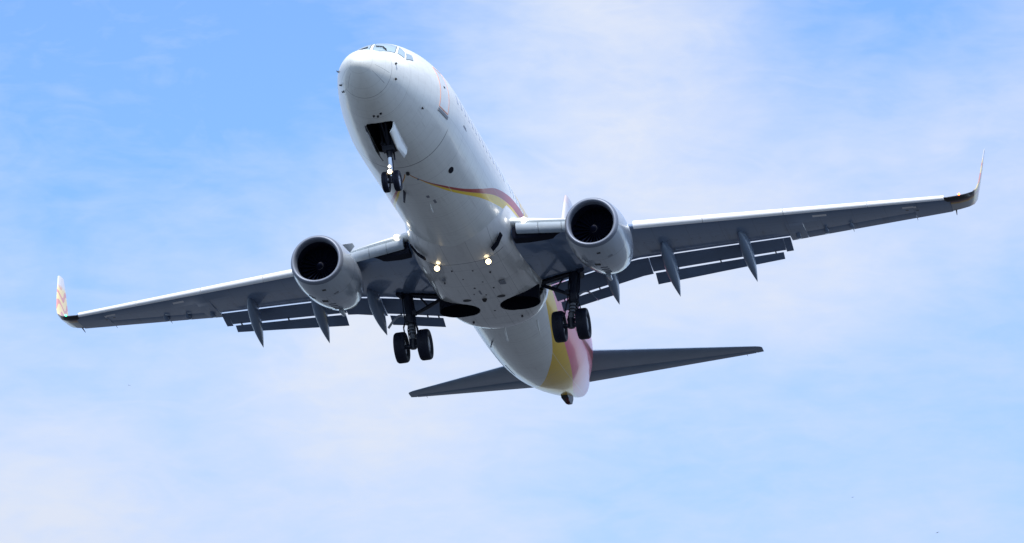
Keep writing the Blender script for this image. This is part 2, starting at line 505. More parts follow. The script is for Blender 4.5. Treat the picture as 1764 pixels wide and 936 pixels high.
# ------------------------------------------------------------------ the ground far below (outside the picture, lights the underside)
def ground():
    m, g, b = material('airfield_ground')
    co = g.coord()
    n1 = g.noise(co, .004, 5, .6); n2 = g.noise(co, .05, 5, .6)
    col = g.mix(((n1 - .45) * 4.0).clamp(), (.030, .036, .045), (.056, .059, .066))
    col = g.mix(n2 * .4, col, (.036, .043, .050))
    g.put(b.inputs['Base Color'], col)
    b.inputs['Roughness'].default_value = .9
    bm = bmesh.new()
    rs = [0, 60, 200, 600, 2000, 6000, 25000]
    n = 48
    c = bm.verts.new((0, 0, 0)); prev = None
    for r in rs[1:]:
        ring = [bm.verts.new((r * math.cos(2 * math.pi * k / n), r * math.sin(2 * math.pi * k / n), 0)) for k in range(n)]
        for k in range(n):
            j = (k + 1) % n
            bm.faces.new((c, ring[k], ring[j]) if prev is None else (prev[k], ring[k], ring[j], prev[j]))
        prev = ring
    me = bpy.data.meshes.new('ground'); bm.to_mesh(me); bm.free()
    o = obj('ground', me, m, None)
    o['label'] = 'wide flat airfield ground below the flying airliner'; o['category'] = 'ground'; o['kind'] = 'structure'
ground()


# ------------------------------------------------------------------ fuselage
BA = pchip([(5, .3), (6.3, 1.0), (7.33, 10.9), (8.3, 21.0), (8.8, 26.0), (10, 38.6), (11.4, 52), (12.7, 61), (14.2, 69), (15.4, 71.8), (17, 73), (40, 75)])
BB = pchip([(5, .3), (6.3, 1.5), (7.33, 11.7), (8.3, 23.2), (9.88, 40.7), (11.3, 56), (12.6, 68), (14, 76.5), (15.4, 81.8), (17, 84), (40, 86)])
BC = pchip([(5, .4), (6.3, 2.2), (7.3, 12.4), (8.26, 25), (9.78, 43), (11.1, 58.8), (12.4, 73), (14, 84), (15.4, 91), (17, 95), (18, 84), (40, 84)])
XB = pchip([(-180, 12), (-75, 19), (-60, 21.5), (-48, 23.5), (-39, 25.1), (-29, 26.5), (-14, 28), (2, 29.5), (15, 30.5), (27, 31), (40, 30), (55, 28), (65, 26), (72, 24), (90, 20), (180, 14)])
XP = pchip([(-180, 18), (-75, 22), (-60, 24.3), (-47.5, 26.6), (-43.5, 27.7), (-36, 29.7), (-22, 32.7), (-12, 35), (-5, 38), (0, 60), (180, 60)])
CR = pchip([(25, 62), (28, 70), (29.6, 72), (32.2, 76), (34, 80)])
WR = pchip([(25, -1), (26.5, .2), (28, 1.6), (30, 3.2), (33, 6), (38, 8)])

def wheel_well(s): return [(19.57 + .70 * math.cos(2 * math.pi * k / 24), s * 1.11 + .74 * math.sin(2 * math.pi * k / 24)) for k in range(24)]
def leg_slot(s): return [(19.78, s * 1.55), (20.26, s * 1.55), (20.26, s * 2.35), (19.78, s * 2.35)]
NOSE_WELL = [(2.58, -.40), (2.49, -.24), (2.46, 0), (2.49, .24), (2.58, .40), (2.70, .46), (4.5, .46), (4.5, -.46), (2.70, -.46)]

def build_fuselage():
    bm = bmesh.new()
    L = {k: bm.verts.layers.float.new(k) for k in ('belly_angle', 'band_low', 'band_mid', 'band_top', 'tail_yellow', 'tail_pink', 'tail_red')}
    xs = [.001] + [6.4 * (i / 56) ** 2 for i in range(1, 57)] + [6.4 + .158 * i for i in range(1, 200)] + [38.0]
    NS = 128
    prev = None
    for x in xs:
        ring = []
        for k in range(NS):
            phi = 360.0 * (k + .5) / NS - 180
            v = bm.verts.new(surf(x, phi))
            b = (180 - phi) if phi > 0 else -(180 + phi)
            ab = abs(b)
            v[L['belly_angle']] = b
            v[L['band_low']] = ab - BA(x); v[L['band_mid']] = ab - BB(x); v[L['band_top']] = ab - BC(x)
            v[L['tail_yellow']] = x - XB(b); v[L['tail_pink']] = x - XP(b)
            v[L['tail_red']] = (WR(x) - abs(ab - CR(x))) if b < 0 else -9
            ring.append(v)
        if prev:
            for k in range(NS):
                j = (k + 1) % NS
                bm.faces.new((prev[k], ring[k], ring[j], prev[j]))
        else: bm.faces.new(ring)
        prev = ring
    bm.faces.new(prev[::-1])
    bm.faces.ensure_lookup_table()
    cut_hole(bm, NOSE_WELL, -1.2)
    for s in (1, -1):
        cut_hole(bm, wheel_well(s), -1.2)
        cut_hole(bm, leg_slot(s), -.6)
    return obj('fuselage', from_bm(bm, 'fuselage', 50), M['fuselage'], ROOT)
FUS = build_fuselage()

def patch(name, corners, mat, nu=6, nv=6, off=.006, thick=.0, parent=None, label=None):
    """a panel lying on the fuselage skin; corners are four (x, phi)"""
    bm = bmesh.new()
    (a, b, c, d_) = corners
    grid = []
    for i in range(nu + 1):
        u = i / nu; row = []
        for j in range(nv + 1):
            v = j / nv
            x = (a[0] * (1 - u) + b[0] * u) * (1 - v) + (d_[0] * (1 - u) + c[0] * u) * v
            ph = (a[1] * (1 - u) + b[1] * u) * (1 - v) + (d_[1] * (1 - u) + c[1] * u) * v
            p = Vector(surf(x, ph)); e = .01
            t1 = Vector(surf(x + e, ph)) - Vector(surf(x - e, ph)); t2 = Vector(surf(x, ph + .5)) - Vector(surf(x, ph - .5))
            n = t2.cross(t1).normalized()
            if n.dot(p - Vector((x + .8, 0, FZC(x)))) < 0: n = -n
            row.append((p + n * off, p - n * .02))
        grid.append(row)
    top = [[bm.verts.new(q[0]) for q in r] for r in grid]
    bot = [[bm.verts.new(q[1]) for q in r] for r in grid]
    for i in range(nu):
        for j in range(nv):
            bm.faces.new((top[i][j], top[i + 1][j], top[i + 1][j + 1], top[i][j + 1]))
    rim = [(i, 0) for i in range(nu)] + [(nu, j) for j in range(nv)] + [(i, nv) for i in range(nu, 0, -1)] + [(0, j) for j in range(nv, 0, -1)]
    for (i, j), (k, l) in zip(rim, rim[1:] + rim[:1]):
        bm.faces.new((top[i][j], bot[i][j], bot[k][l], top[k][l]))
    return obj(name, from_bm(bm, name, 35), mat, parent or FUS, label)

def shrink(c, f):
    mx = sum(p[0] for p in c) / 4; mp = sum(p[1] for p in c) / 4
    return [(mx + (p[0] - mx) * f, mp + (p[1] - mp) * f) for p in c]

# cockpit windows: front, side, rear side on each side
for s in (-1, 1):
    for c, f in (([(1.80, 2.4), (2.0, 43), (2.68, 33.5), (2.62, 2.0)], .93),
                 ([(2.05, 46.5), (2.10, 63), (2.52, 51), (2.72, 36)], .9),
                 ([(2.16, 67), (2.66, 69), (2.88, 57), (2.56, 53)], .9)):
        c = [(x, s * p) for x, p in c]
        fr = patch('cockpit_window', c, M['seal'], off=.006)
        patch('pane', shrink(c, f), M['glass'], off=.012, parent=FUS).parent = fr

def skin_point(x, phi, out=0.0):
    p = Vector(surf(x, phi)); q = Vector((x + .4, 0, FZC(x)))
    return p + (p - q).normalized() * out

# wipers on the two front windows
for s in (-1, 1):
    bm = bmesh.new()
    tube(bm, [skin_point(2.06, s * 24, .03), skin_point(2.16, s * 16, .045), skin_point(2.2, s * 6, .04)], .018, 6)
    tube(bm, [skin_point(1.98, s * 26, .02), skin_point(2.14, s * 18, .05)], .022, 6)
    obj('windscreen_wiper', from_bm(bm), M['black'], FUS)

# forward passenger door with its orange outline and sill
def strip(c0, c1, w, name, mat, off=.008, n=10):
    dx, dp = c1[0] - c0[0], (c1[1] - c0[1]) / 30.0
    l = math.hypot(dx, dp); nx, np_ = -dp / l * w / 2, dx / l * w / 2 * 30
    return [(c0[0] + nx, c0[1] + np_), (c1[0] + nx, c1[1] + np_), (c1[0] - nx, c1[1] - np_), (c0[0] - nx, c0[1] - np_)]
DOOR = [(4.62, -107), (5.44, -107), (5.44, -60), (4.62, -60)]
door = patch('passenger_door', DOOR, M['white'], 6, 16, .004)
for a, b in zip(DOOR, DOOR[1:] + DOOR[:1]):
    patch('outline', strip(a, b, .036, '', None), M['orange'], 10, 2, .009).parent = door
patch('sill_plate', [(4.55, -111.5), (5.50, -111.5), (5.50, -108.8), (4.55, -108.8)], M['grey'], 8, 2, .02).parent = door
patch('door_handle', [(4.98, -84), (5.12, -84), (5.12, -82), (4.98, -82)], M['black'], 2, 2, .012).parent = door

# cabin windows along the port side
for k in range(44):
    x = 6.55 + k * .56
    if 14.0 < x < 14.4: continue
    patch('cabin_window', [(x - .11, -84.5), (x + .11, -84.5), (x + .11, -74.5), (x - .11, -74.5)], M['cabin_glass'], 2, 5, .004)

# small probes, antennas, drains and vents on the skin
def probe(x, phi, ln=.14):
    p = skin_point(x, phi, -.02); o = (skin_point(x, phi, 1) - skin_point(x, phi, 0))
    bm = bmesh.new()
    revolve(bm, [(0, .05), (.028, .042), (.035, .015)], o, p, 12)
    q = p + o * .07
    tube(bm, [p, q, q + Vector((-ln, 0, 0))], [.022, .02, .012], 8)
    obj('air_probe', from_bm(bm), M['black'], FUS)
for a in ((1.27, -86.5), (1.36, -113.5), (3.48, -122), (1.2, 88), (1.3, 112), (1.42, 122)): probe(*a, .09)

def blade(name, x, phi, ln, h, th, mat, rake=.35):
    p = skin_point(x, phi, -.03); n = (skin_point(x, phi, 1) - skin_point(x, phi, 0)).normalized()
    side = n.cross(Vector((1, 0, 0))).normalized()
    bm = bmesh.new(); rings = []
    for t, c in ((0, 1), (.5, .85), (.9, .62), (1, .5)):
        cen = p + n * h * t + Vector((rake * h * t * 2, 0, 0))
        rings.append([cen + Vector((ln * c * a, 0, 0)) + side * th * b for a, b in ((-.5, 0), (-.25, .9), (.1, 1), (.5, .1), (.5, -.1), (.1, -1), (-.25, -.9))])
    loft(bm, rings)
    return obj(name, from_bm(bm), mat, FUS)
blade('blade_antenna', 8.05, 166, .42, .34, .03, M['strut'])
blade('blade_antenna', 6.28, -178, .22, .10, .06, M['black'])
blade('blade_antenna', 7.0, -172, .16, .05, .04, M['grey'])
blade('blade_antenna', 24.1, 152, .2, .26, .02, M['grey'])
blade('drain_mast', 9.3, -176, .16, .22, .02, M['white'], 1.0)
bm = bmesh.new()
_v = [bm.verts.new(skin_point(7.83 + .2 * math.cos(2 * math.pi * k / 24), -139.3 + 3.2 * math.sin(2 * math.pi * k / 24), .006)) for k in range(24)]
_w = [bm.verts.new(skin_point(7.83 + .2 * math.cos(2 * math.pi * k / 24), -139.3 + 3.2 * math.sin(2 * math.pi * k / 24), -.03)) for k in range(24)]
bm.faces.new(_v)
for k in range(24): bm.faces.new((_v[k], _w[k], _w[(k + 1) % 24], _v[(k + 1) % 24]))
obj('outflow_vent', from_bm(bm, angle=30), M['dark'], FUS)
patch('service_panel', [(7.25, -99.5), (7.75, -99.5), (7.6, -97.5), (7.3, -97.5)], M['grey'], 3, 3, .004)
patch('service_panel', [(9.05, -171), (9.35, -171), (9.35, -168.5), (9.05, -168.5)], M['grey'], 3, 3, .004)
patch('service_panel', [(8.55, -175), (8.75, -175), (8.75, -172), (8.55, -172)], M['grey'], 3, 3, .004)
patch('vent_slot', [(27.6, 143), (28.9, 146), (28.9, 147.6), (27.6, 144.6)], M['black'], 6, 2, .006)
patch('vent_slot', [(30.6, 128), (32.0, 131), (32.0, 133), (30.6, 130)], M['black'], 6, 2, .006)
for a in ((2.05, 178), (2.1, -176), (2.0, -170)):
    probe(a[0], a[1], .05)

# tail skid and tail cone end
bm = bmesh.new()
loft(bm, [[(33.5, -.12, -.95), (33.5, .12, -.95), (35.1, .10, -.45), (35.1, -.10, -.45)],
          [(33.8, -.14, -1.07), (33.8, .14, -1.07), (35.05, .12, -.75), (35.05, -.12, -.75)],
          [(34.45, -.09, -1.10), (34.45, .09, -1.10), (34.95, .08, -.98), (34.95, -.08, -.98)]])
skid = obj('tail_skid', from_bm(bm, angle=25), M['black'], FUS, 'black and dark red tail skid')
bm = bmesh.new(); box(bm, (33.95, -.06, -1.05), (.4, .1, .1), Matrix.Rotation(R(20), 3, 'Y')); box(bm, (34.6, 0, -1.06), (.45, .12, .05), Matrix.Rotation(R(-14), 3, 'Y'))
obj('skid_shoe', from_bm(bm, angle=25), M['redpaint'], skid)
bm = bmesh.new(); revolve(bm, [(0, .20), (.28, .17), (.3, .13), (.1, .12)], (1, 0, .12), (37.93, 0, .70), 24)
obj('exhaust_pipe', from_bm(bm), M['hot'], FUS)

# nose wheel bay, its shade put into a near-black lining
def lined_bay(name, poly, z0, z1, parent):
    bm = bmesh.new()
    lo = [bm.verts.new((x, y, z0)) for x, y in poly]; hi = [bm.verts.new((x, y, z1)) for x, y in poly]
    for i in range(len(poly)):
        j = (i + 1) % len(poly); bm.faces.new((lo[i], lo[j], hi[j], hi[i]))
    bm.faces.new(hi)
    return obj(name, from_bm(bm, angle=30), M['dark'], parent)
grow = lambda poly, f: [((x - sum(p[0] for p in poly) / len(poly)) * f + sum(p[0] for p in poly) / len(poly), (y - sum(p[1] for p in poly) / len(poly)) * f + sum(p[1] for p in poly) / len(poly)) for x, y in poly]
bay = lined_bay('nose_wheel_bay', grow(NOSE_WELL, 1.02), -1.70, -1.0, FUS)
bm = bmesh.new()
for x in (2.8, 3.2, 3.6, 4.1): tube(bm, [(x, -.36, -1.25), (x, .36, -1.25)], .03, 8)
tube(bm, [(3.95, .0, -1.1), (2.9, .0, -1.3)], .05, 8)
obj('bay_ribs', from_bm(bm), M['strut'], bay)


# ------------------------------------------------------------------ belly fairing
def build_belly():
    st = [(12.5, 1.10, -2.02, 2.1), (13.2, 1.50, -2.10, 2.2), (14.0, 1.76, -2.19, 2.4), (14.9, 1.90, -2.24, 2.7), (16.5, 1.98, -2.27, 3.0),
          (19.5, 2.0, -2.28, 3.2), (20.8, 1.98, -2.28, 3.2), (21.4, 1.88, -2.27, 3.0), (21.9, 1.66, -2.22, 2.7), (22.25, 1.36, -2.12, 2.4), (22.45, 1.0, -1.98, 2.2), (22.5, .6, -1.8, 2.0)]
    fw = pchip([(a[0], a[1]) for a in st]); fb = pchip([(a[0], a[2]) for a in st]); fn = pchip([(a[0], a[3]) for a in st])
    xs = [12.5 + .12 * i for i in range(73)] + [21.3 + .05 * i for i in range(25)]
    bm = bmesh.new(); rings = []
    for x in xs:
        w, zb, n = fw(x), fb(x), fn(x); zt = -.55; r = []
        for k in range(73):
            b = R(-90 + 180 * k / 72)
            y = w * math.copysign(abs(math.sin(b)) ** (2 / n), math.sin(b)); z = zt - (zt - zb) * abs(math.cos(b)) ** (2 / n)
            r.append((x, y, z))
        r += [(x, w * .9, -.3), (x, -w * .9, -.3)]
        rings.append(r)
    loft(bm, rings)
    bmesh.ops.recalc_face_normals(bm, faces=bm.faces)
    for s in (1, -1):
        cut_hole(bm, wheel_well(s), -1.5)
        cut_hole(bm, leg_slot(s), -.58)
    return obj('belly_fairing', from_bm(bm, 'belly_fairing', 50), M['belly'], ROOT)
BELLY = build_belly()
for s in (1, -1):
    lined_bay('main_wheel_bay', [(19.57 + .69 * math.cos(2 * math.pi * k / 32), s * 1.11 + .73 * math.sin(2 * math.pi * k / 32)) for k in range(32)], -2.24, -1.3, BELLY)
    bm = bmesh.new()                                                # pipes and ribs across the roof of the bay
    for dx in (-.42, -.1, .25): tube(bm, [(19.57 + dx, s * .5, -1.45), (19.57 + dx, s * 1.72, -1.45)], .03, 8)
    tube(bm, [(19.0, s * .9, -1.55), (19.6, s * 1.0, -1.6), (20.15, s * 1.3, -1.55)], .025, 8)
    tube(bm, [(19.05, s * 1.4, -1.6), (19.7, s * 1.35, -1.66), (20.1, s * 1.6, -1.6)], .02, 8)
    obj('bay_pipes', from_bm(bm), M['grey'], BELLY)
    # lit landing light under the front of the fairing
    bm = bmesh.new()
    axis = Vector((-.93, -.1, -.34))
    c = Vector((14.99, s * .92, -2.27))
    revolve(bm, [(.16, .05), (.06, .11), (-.01, .12), (-.01, .10)], -axis, c, 24)
    tube(bm, [c + Vector((.1, 0, .05)), c + Vector((.25, 0, .18))], .05, 8)
    h = obj('landing_light', from_bm(bm), M['black'], BELLY, 'lit round landing light')
    bm = bmesh.new(); revolve(bm, [(0, .10), (.02, .085), (.035, .04)], axis, c + axis * .004, 24)
    obj('lens', from_bm(bm), M['lamp'], h)
    # ram air inlet on the shoulder of the fairing
    bm = bmesh.new()
    pts = [(14.05, s * 1.62, -1.66), (14.2, s * 1.42, -1.95), (14.32, s * 1.2, -2.11)]
    rings = []
    for p in pts:
        p = Vector(p); nrm = Vector((-.25, p.y * .6, p.z + .6)).normalized()
        rings.append([p + Vector((a, 0, 0)) + nrm * h_ for a, h_ in ((-.1, .003), (.08, .03), (.14, .03), (.17, -.05), (-.1, -.05))])
    loft(bm, rings)
    obj('air_inlet', from_bm(bm, angle=30), M['dark'], BELLY)
bm = bmesh.new()
def belly_disc(bm, x, y, rx, ry, z=-2.283):
    vs = [bm.verts.new((x + rx * math.cos(2 * math.pi * k / 20), y + ry * math.sin(2 * math.pi * k / 20), z)) for k in range(20)]
    vb = [bm.verts.new((v.co.x, v.co.y, z + .05)) for v in vs]
    bm.faces.new(vs)
    for k in range(20): bm.faces.new((vs[k], vb[k], vb[(k + 1) % 20], vs[(k + 1) % 20]))
for x, y in ((18.55, .62), (18.55, -.62)):
    bm = bmesh.new(); belly_disc(bm, x, y, .11, .15, -2.279)
    obj('vent', from_bm(bm, angle=30), M['black'], BELLY)
for x, y, r in ((15.5, .5, .035), (15.7, -.2, .04), (16.4, .3, .035), (16.9, -.3, .04), (17.4, .1, .05), (17.6, -.55, .035), (18.0, .25, .035), (18.2, -.15, .04), (16.1, -.75, .04), (19.9, -.1, .05), (20.9, .9, .05), (20.9, -.9, .05), (16.6, 1.0, .035)):
    bm = bmesh.new(); belly_disc(bm, x, y, r * 1.1, r * .8, -2.284 if x > 17 else -2.272)
    obj('drain_hole', from_bm(bm, angle=30), M['hole'], BELLY)
for x, y, a, b in ((17.2, -.95, .16, .22), (16.2, .95, .1, .12), (17.9, 0.0, .2, .06)):
    bm = bmesh.new(); box(bm, (x, y, -2.265), (a * 2, b, .04)); obj('access_panel', from_bm(bm, angle=30), M['grey'], BELLY)
bm = bmesh.new(); revolve(bm, [(0, .09), (.06, .085), (.12, .05), (.135, .01)], (0, 0, -1), (18.6, 0.0, -2.26), 20)
obj('beacon', from_bm(bm), M['black'], BELLY)
for y, x in ((.0, 22.1), (-1.25, 21.9)):
    bm = bmesh.new(); tube(bm, [(x, y, -2.1), (x + .12, y, -2.3), (x + .5, y, -2.52)], [.035, .03, .018], 8)
    obj('drain_mast', from_bm(bm), M['white'], BELLY)


# ------------------------------------------------------------------ wings
def lin(pts):
    def f(x):
        if x <= pts[0][0]: a, b = pts[0], pts[1]
        elif x >= pts[-1][0]: a, b = pts[-2], pts[-1]
        else:
            i = 0
            while pts[i + 1][0] < x: i += 1
            a, b = pts[i], pts[i + 1]
        return a[1] + (b[1] - a[1]) * (x - a[0]) / (b[0] - a[0])
    return f
LEX = lin([(1.95, 14.65), (5.76, 17.23), (16.55, 22.88)])
COVE = lin([(1.0, 20.9), (1.9, 20.8), (4.0, 20.5), (5.4, 20.52), (7.78, 21.32), (10.7, 22.35)])
TEX = lin([(10.7, 22.84), (16.55, 24.3)])
def WZ(y): return -1.19 + .144 * (y - 1.95)
MC = lin([(1.9, 1.15), (4.2, 1.15), (5.85, 1.0), (10.7, .84)])
AC = lin([(1.9, .45), (4.2, .47), (5.85, .56), (10.4, .33)])

def build_wing(s):
    bm = bmesh.new(); rings = []
    def stn(y, te, t, le_off=.28):
        rings.append(airfoil((LEX(y) + le_off, s * y, WZ(y) - .06), te, t, up=1.15, lo=.85, te_t=.05, n=22))
    for y in (1.0, 1.5, 1.95): stn(y, COVE(y), .13)
    for y in (2.4, 3, 3.5, 4.0, 4.6, 5.0, 5.4, 6.2, 7, 7.78, 8.6, 9.6, 10.69): stn(y, COVE(y), .125 - .002 * y)
    stn(10.71, TEX(10.71), .105)
    stn(11.29, TEX(11.29), .105); 
    for y in (11.31, 12.4, 13.6, 14.6, 15.19): stn(y, TEX(y) - .62, .11)
    for y in (15.21, 15.9, 16.5): stn(y, TEX(y), .10, .28 if y < 16.3 else .2)
    loft(bm, rings)
    bmesh.ops.recalc_face_normals(bm, faces=bm.faces)
    slot = [(19.75, s * 1.9), (20.28, s * 1.9), (20.28, s * 3.4), (19.75, s * 3.4)]
    cut_hole(bm, slot, WZ(2.6) - .1)
    w = obj('wing', from_bm(bm, 'wing', 45), M['wing'], ROOT)
    bm = bmesh.new()
    lo = [bm.verts.new((x, y, WZ(abs(y)) - .12)) for x, y in grow(slot, 1.03)]; hi = [bm.verts.new((x, y, WZ(abs(y)) + .12)) for x, y in grow(slot, 1.03)]
    for i in range(4): bm.faces.new((lo[i], lo[(i + 1) % 4], hi[(i + 1) % 4], hi[i]))
    bm.faces.new(hi)
    obj('gear_leg_bay', from_bm(bm, angle=30), M['dark'], w)

    # leading-edge slats outboard of the engine, Krueger flaps inboard
    def slat_ring(y, k):
        cs = .62 * k; x0 = LEX(y); z0 = WZ(y) + .02
        sh = [(1.0, .13), (.72, .13), (.45, .11), (.25, .07), (.1, .015), (.02, -.05), (0, -.10), (.03, -.16), (.1, -.20), (.2, -.23), (.3, -.19), (.42, -.08), (.6, .03), (.8, .09)]
        return [(x0 + a * cs, s * y, z0 + h * k) for a, h in sh]
    for y0, y1 in ((5.75, 8.05), (8.07, 10.77), (10.79, 13.65), (13.67, 16.32)):
        bm = bmesh.new(); loft(bm, [slat_ring(y0 + (y1 - y0) * t / 6, 1.08 - .042 * ((y0 + (y1 - y0) * t / 6) - 5.75)) for t in range(7)])
        obj('slat', from_bm(bm, 'slat', 50), M['slat'], w)
    def kr_ring(y):
        x0 = LEX(y) - .05; z0 = WZ(y) + .05
        sh = [(.55, .14), (.3, .13), (.12, .08), (.03, 0), (0, -.09), (.03, -.19), (.1, -.27), (.2, -.31), (.26, -.27), (.26, -.14), (.4, -.02)]
        return [(x0 + a, s * y, z0 + h) for a, h in sh]
    for y0, y1 in ((2.02, 2.72), (2.735, 3.46), (3.475, 4.25)):
        bm = bmesh.new(); loft(bm, [kr_ring(y0 + (y1 - y0) * t / 3) for t in range(4)])
        obj('krueger_flap', from_bm(bm, 'krueger_flap', 50), M['krueger'], w)
    bm = bmesh.new()                                                # dark solid standing for the shaded cavity the Krueger flap folds out of
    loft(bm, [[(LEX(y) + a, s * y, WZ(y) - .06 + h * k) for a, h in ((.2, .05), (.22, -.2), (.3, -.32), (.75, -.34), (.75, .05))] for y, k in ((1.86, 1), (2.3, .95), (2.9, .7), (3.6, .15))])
    obj('krueger_bay_shade', from_bm(bm, angle=30), M['dark'], w)

    # double slotted flaps
    DM, DA = R(15), R(28)
    def main_le(y): return (COVE(y) + .05, s * y, WZ(y) - .112)
    def main_ring(y, cut=1.0):
        le = main_le(y); c = MC(y) * cut
        return airfoil(le, le[0] + c * math.cos(DM), .13, up=1.0, lo=.6, te_t=.015, inc=DM)
    def aft_ring(y):
        le = main_le(y); c = MC(y) * .9
        a = (le[0] + c * math.cos(DM) + .03, le[1], le[2] - c * math.sin(DM) - .044)
        return airfoil(a, a[0] + AC(y) * math.cos(DA), .13, up=1.0, lo=.6, te_t=.012, inc=DA)
    def seg(name, ring, y0, y1, parent, **k):
        bm = bmesh.new(); loft(bm, [ring(y0 + (y1 - y0) * t / 4, **k) for t in range(5)])
        return obj(name, from_bm(bm, name, 45), M['flap'], parent)
    seg('inboard_flap', main_ring, 2.08, 4.2, w, cut=.87)
    seg('aft_flap', aft_ring, 2.2, 4.12, w)
    seg('thrust_gate_flap', main_ring, 4.22, 5.70, w)
    seg('outboard_flap', main_ring, 5.72, 10.42, w, cut=.87)
    seg('flap_end', main_ring, 10.43, 10.68, w)
    seg('aft_flap', aft_ring, 5.78, 10.32, w)
    # little hinge brackets bridging the slots
    for y in (2.35, 2.75, 3.7, 6.6, 8.1, 10.05):
        le = main_le(y); c = MC(y) * .87
        bm = bmesh.new(); box(bm, (le[0] + c * math.cos(DM) + .03, s * y, le[2] - c * math.sin(DM) - .03), (.16, .035, .06))
        obj('flap_bracket', from_bm(bm, angle=30), M['black'], w)

    # flap track fairings
    for (x0, y0, z0), (x1, y1, z1), k in (((20.35, 9.1, -.33), (22.97, 9.28, -1.38), 1.0), ((19.3, 6.45, -.78), (22.07, 6.55, -1.89), 1.1), ((19.2, 4.36, -1.05), (21.86, 4.33, -1.96), 1.05)):
        bm = bmesh.new(); rings = []
        for i in range(25):
            t = i / 24
            cx = x0 + (x1 - x0) * t; cy = y0 + (y1 - y0) * t
            cz = z0 + (z1 - z0) * (t ** 1.7)
            f = (max(0, 1 - (1 - t / .42) ** 2) ** .6 if t < .42 else 1 - ((t - .42) / .58) ** 1.9) + .004
            ry, rz = .20 * k * f, .36 * k * f
            cz -= .06 * math.sin(math.pi * t)
            rings.append([(cx + .25 * rz * math.sin(a), s * cy + ry * math.copysign(abs(math.cos(a)) ** .8, math.cos(a)), cz + rz * math.sin(a)) for a in [2 * math.pi * q / 20 for q in range(20)]])
        loft(bm, rings)
        obj('flap_track_fairing', from_bm(bm, 'flap_track_fairing', 60), M['canoe'], w)

    # aileron
    bm = bmesh.new(); rings = []
    for y in (11.303, 12.4, 13.6, 14.6, 15.197):
        rings.append(airfoil((TEX(y) - .60, s * y, WZ(y) - .06), TEX(y) + .03, .16, up=.7, lo=.55, te_t=.02))
    loft(bm, rings); obj('aileron', from_bm(bm, 'aileron', 45), M['wing'], w)
    for y in (11.0, 12.0, 12.9):
        bm = bmesh.new(); xm = TEX(y) - .75
        loft(bm, [[(xm + a * .45 + .1, s * y + b * .09 * f, WZ(y) - .10 - .10 * f + c * .05 * f) for b, c in ((-1, 1), (1, 1), (1, -.6), (.5, -1), (-.5, -1), (-1, -.6))] for a, f in ((-.5, .1), (-.2, .8), (.3, 1), (.7, .7), (1.1, .1))])
        obj('hinge_fairing', from_bm(bm, angle=60), M['wing'], w)

    # winglet, blended upward from the tip
    bm = bmesh.new(); rings = []
    sec = [(16.5, .905, 22.86 + .12, 24.28), (16.8, .965, 23.06, 24.42), (17.08, 1.06, 23.3, 24.62), (17.29, 1.22, 23.58, 24.84), (17.42, 1.45, 23.85, 25.05), (17.5, 1.8, 24.12, 25.24), (17.58, 2.25, 24.42, 25.42), (17.66, 2.75, 24.75, 25.6), (17.74, 3.25, 25.08, 25.74), (17.78, 3.48, 25.25, 25.8), (17.79, 3.55, 25.42, 25.8)]
    for i, (y, z, a, b) in enumerate(sec):
        p0 = sec[max(i - 1, 0)]; p1 = sec[min(i + 1, len(sec) - 1)]
        ty, tz = p1[0] - p0[0], p1[1] - p0[1]; l = math.hypot(ty, tz); ny, nz = -tz / l, ty / l
        prof = airfoil((a, 0, 0), b, .09 if i < 3 else .075, te_t=.012, n=12)
        toe = -.105 * max(0, min(1, (i - 2) / 3)); cm = (a + b) / 2
        rings.append([(q[0], s * (y + ny * q[2] + toe * (q[0] - cm)), z - (.06 if i == 0 else .03 if i == 1 else 0) + nz * q[2]) for q in prof])
    loft(bm, rings)
    wl = obj('winglet', from_bm(bm, 'winglet', 50), M['winglet'], w)
    # dark lens over the navigation lamps at the front of the tip
    bm = bmesh.new(); rings = []
    for y, k in ((16.30, .3), (16.42, 1), (16.75, 1.1), (17.0, 1.0), (17.2, .6)):
        f = lin([(16.3, 22.76), (16.5, 22.93), (16.8, 23.0), (17.08, 23.24), (17.29, 23.54)]); zc = lin([(16.3, .86), (16.8, .95), (17.08, 1.06), (17.29, 1.2)])(y)
        rings.append([(f(y) + a, s * y, zc - .03 + h * k) for a, h in ((.24, .03), (.12, .05), (.02, .02), (-.02, -.02), (.02, -.06), (.08, -.09), (.24, -.09))])
    loft(bm, rings)
    ln = obj('navigation_light', from_bm(bm, angle=50), M['black'], w)
    bm = bmesh.new(); bmesh.ops.create_icosphere(bm, subdivisions=2, radius=.038)
    for v in bm.verts: v.co += Vector((23.0, s * 16.86, .965))
    obj('lamp', from_bm(bm), M['nav_red'] if s < 0 else M['nav_green'], ln)
    bm = bmesh.new(); tube(bm, [(24.3, s * 16.62, .88), (24.62, s * 16.6, .80)], [.03, .012], 6)
    obj('static_wick', from_bm(bm), M['black'], w)
    for y in (15.2, 12.9):
        bm = bmesh.new(); tube(bm, [(TEX(y) + .0, s * y, WZ(y) - .06), (TEX(y) + .22, s * y, WZ(y) - .09)], [.014, .006], 6)
        obj('static_wick', from_bm(bm), M['black'], w)
    # lit landing lamp in the wing root
    bm = bmesh.new()
    revolve(bm, [(0, .11), (.04, .10), (.07, .06), (.08, .01)], (-.9, -s * .12, .1), (LEX(2.28) + .03, s * 2.28, WZ(2.28) + .20), 20)
    obj('wing_root_light', from_bm(bm), M['lamp_white'] if s < 0 else M['lamp_soft'], w)
    bm = bmesh.new()
    loft(bm, [[(LEX(y) + a - .02, s * y, WZ(y) + h) for a, h in ((0.16, .08), (.05, .13 + .03 * k), (.03, .13 + .08 * k), (.08, .14 + .14 * k), (.3, .17 + .22 * k), (.9, .2 + .26 * k), (.9, .08))] for y, k in ((1.5, 1.1), (1.8, 1.05), (2.15, 1), (2.6, .9), (3.4, .65), (4.2, .35), (5.0, .1))])
